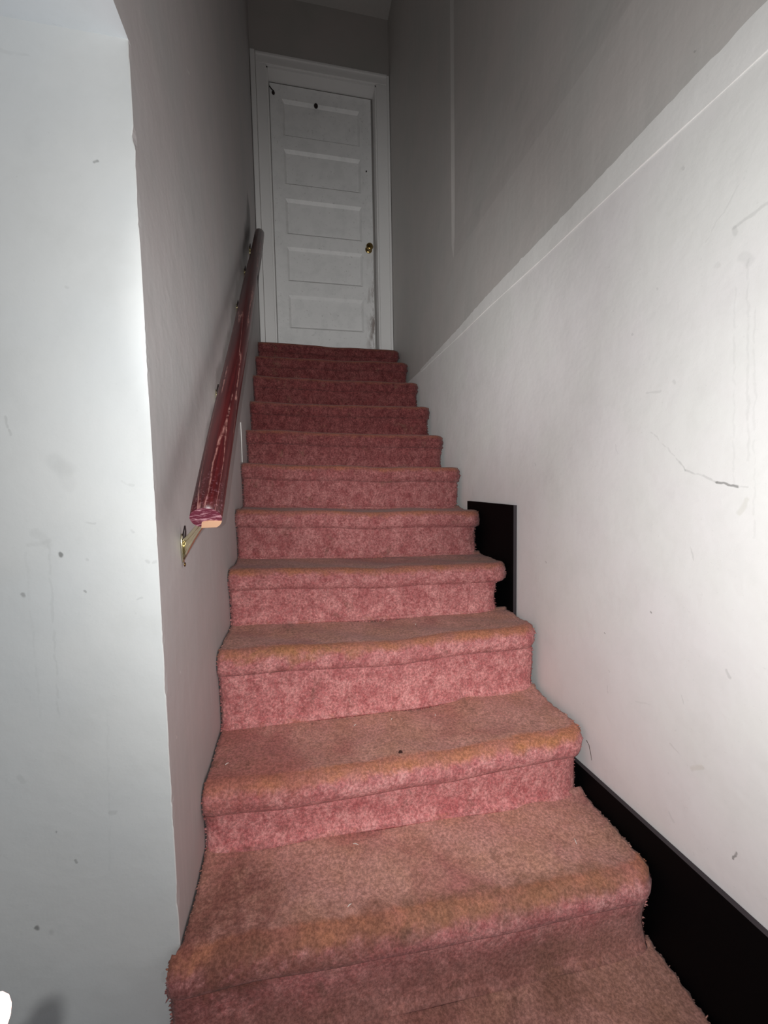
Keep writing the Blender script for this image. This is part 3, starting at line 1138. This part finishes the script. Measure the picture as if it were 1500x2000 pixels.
# a stray yarn hanging from the cut edge of the second tread
p0 = np.array([1.006, RUN + .012, RISE - .040])
b = bmesh.new()
bm_tube(b, [p0, p0 + np.array([.004, -.006, -.012]), p0 + np.array([.003, -.014, -.030]), p0 + np.array([.004, -.017, -.048])], [.0008, .0007, .0006, .0004], 6)
from_bm('loose_yarn', b, M_wood, stairs)

# ------------------------------------------------------------------ the photographer's hand, its fingertip in the corner of the view


def cp(r_, d_, f_):
    return Vector((CAM + r_ * M[0] + d_ * M[1] + f_ * M[2]).tolist())


def skin_mat():
    k = NT('skin', .5, .35)
    k.b.inputs['Subsurface Weight'].default_value = .15
    k.b.inputs['Subsurface Radius'].default_value = (.01, .004, .002)
    k.color(k.mix(k.ramp(k.noise(60, 3), .4, .7), (.62, .32, .25), (.56, .26, .21)))
    return k.m


M_skin = skin_mat()
M_nail = simple('fingernail', (.72, .45, .40), .3, .5)


def hand():
    V, E, Rd = [], [], []

    def add(p, r_, prev=None):
        V.append(cp(*p))
        Rd.append(r_)
        if prev is not None:
            E.append((prev, len(V) - 1))
        return len(V) - 1
    wrist = add((-.205, .275, .045), .024)
    add((-.232, .330, .022), .027, wrist)
    fore = add((-.262, .392, .000), .032, len(V) - 1)
    add((-.300, .470, -.030), .036, fore)
    palm = add((-.188, .238, .062), .026, wrist)
    fingers = [
        ((-.158, .196, .084), [(-.134, .166, .100), (-.1115, .150, .1045), (-.1030, .1325, .1035)]),      # index
        ((-.178, .190, .080), [(-.160, .155, .100), (-.148, .130, .104), (-.138, .112, .102)]),          # middle
        ((-.198, .195, .074), [(-.186, .160, .094), (-.177, .136, .098), (-.168, .119, .096)]),          # ring
        ((-.216, .208, .066), [(-.212, .180, .082), (-.207, .163, .087), (-.201, .149, .086)])]          # little
    tips = []
    for n_, (mcp, js) in enumerate(fingers):
        k = add(mcp, .0125 if n_ < 3 else .0110, palm)
        rr = [.0098, .0090, .0074] if n_ < 3 else [.0082, .0074, .0062]
        for p, r_ in zip(js, rr):
            k = add(p, r_, k)
        tips.append((cp(*js[2]), cp(*js[1]), rr[2]))
    k = add((-.168, .236, .070), .016, palm)                          # thumb
    k = add((-.140, .214, .082), .0115, k)
    k = add((-.122, .196, .088), .0085, k)
    tips.append((cp(-.122, .196, .088), cp(-.140, .214, .082), .0085))
    root = V[wrist]
    me = bpy.data.meshes.new('hand')
    bm = bmesh.new()
    sk = bm.verts.layers.skin.verify()
    vs = [bm.verts.new(v - root) for v in V]
    for v, r_ in zip(vs, Rd):
        v[sk].radius = (r_, r_)
    vs[wrist][sk].use_root = True
    for a, c in E:
        bm.edges.new((vs[a], vs[c]))
    bm.to_mesh(me)
    bm.free()
    tmp = bpy.data.objects.new('tmp_hand', me)
    C.objects.link(tmp)
    tmp.modifiers.new('skin', 'SKIN').use_smooth_shade = True
    tmp.modifiers.new('sub', 'SUBSURF').levels = 2
    tmp.modifiers['sub'].render_levels = 2
    bpy.context.view_layer.update()
    dg = bpy.context.evaluated_depsgraph_get()
    done = bpy.data.meshes.new_from_object(tmp.evaluated_get(dg))
    bpy.data.objects.remove(tmp)
    done.name = 'hand'
    done.materials.clear()
    done.materials.append(M_skin)
    for p in done.polygons:
        p.use_smooth = True
    h = bpy.data.objects.new('person', done)
    C.objects.link(h)
    h.location = root
    thing(h, 'fingertip of a person, glaring pink-white in the flash at the bottom left corner', 'person')
    for tip, prev, r_ in tips:
        d = (tip - prev).normalized()
        up = Vector(M[2].tolist())
        up = (up - d * up.dot(d)).normalized()
        sd = d.cross(up)
        b = bmesh.new()
        bmesh.ops.create_uvsphere(b, u_segments=14, v_segments=8, radius=1)
        for v in b.verts:
            q = v.co.copy()
            v.co = (tip - root) + d * (q.x * r_ * .75 - r_ * .1) + sd * (q.y * r_ * .62) + up * (r_ * (.86 - .22 * q.y * q.y) + q.z * r_ * .12)
        from_bm('fingernail', b, M_nail, h, True)
    # cuff of a dark sleeve
    b = bmesh.new()
    bm_tube(b, [cp(-.248, .363, .010) - root, cp(-.262, .392, 0) - root, cp(-.290, .450, -.022) - root, cp(-.325, .52, -.05) - root], [.036, .039, .044, .050], 24)
    from_bm('sleeve', b, simple('dark_sleeve', (.03, .03, .035), .8), h, True)
    return h


hand()
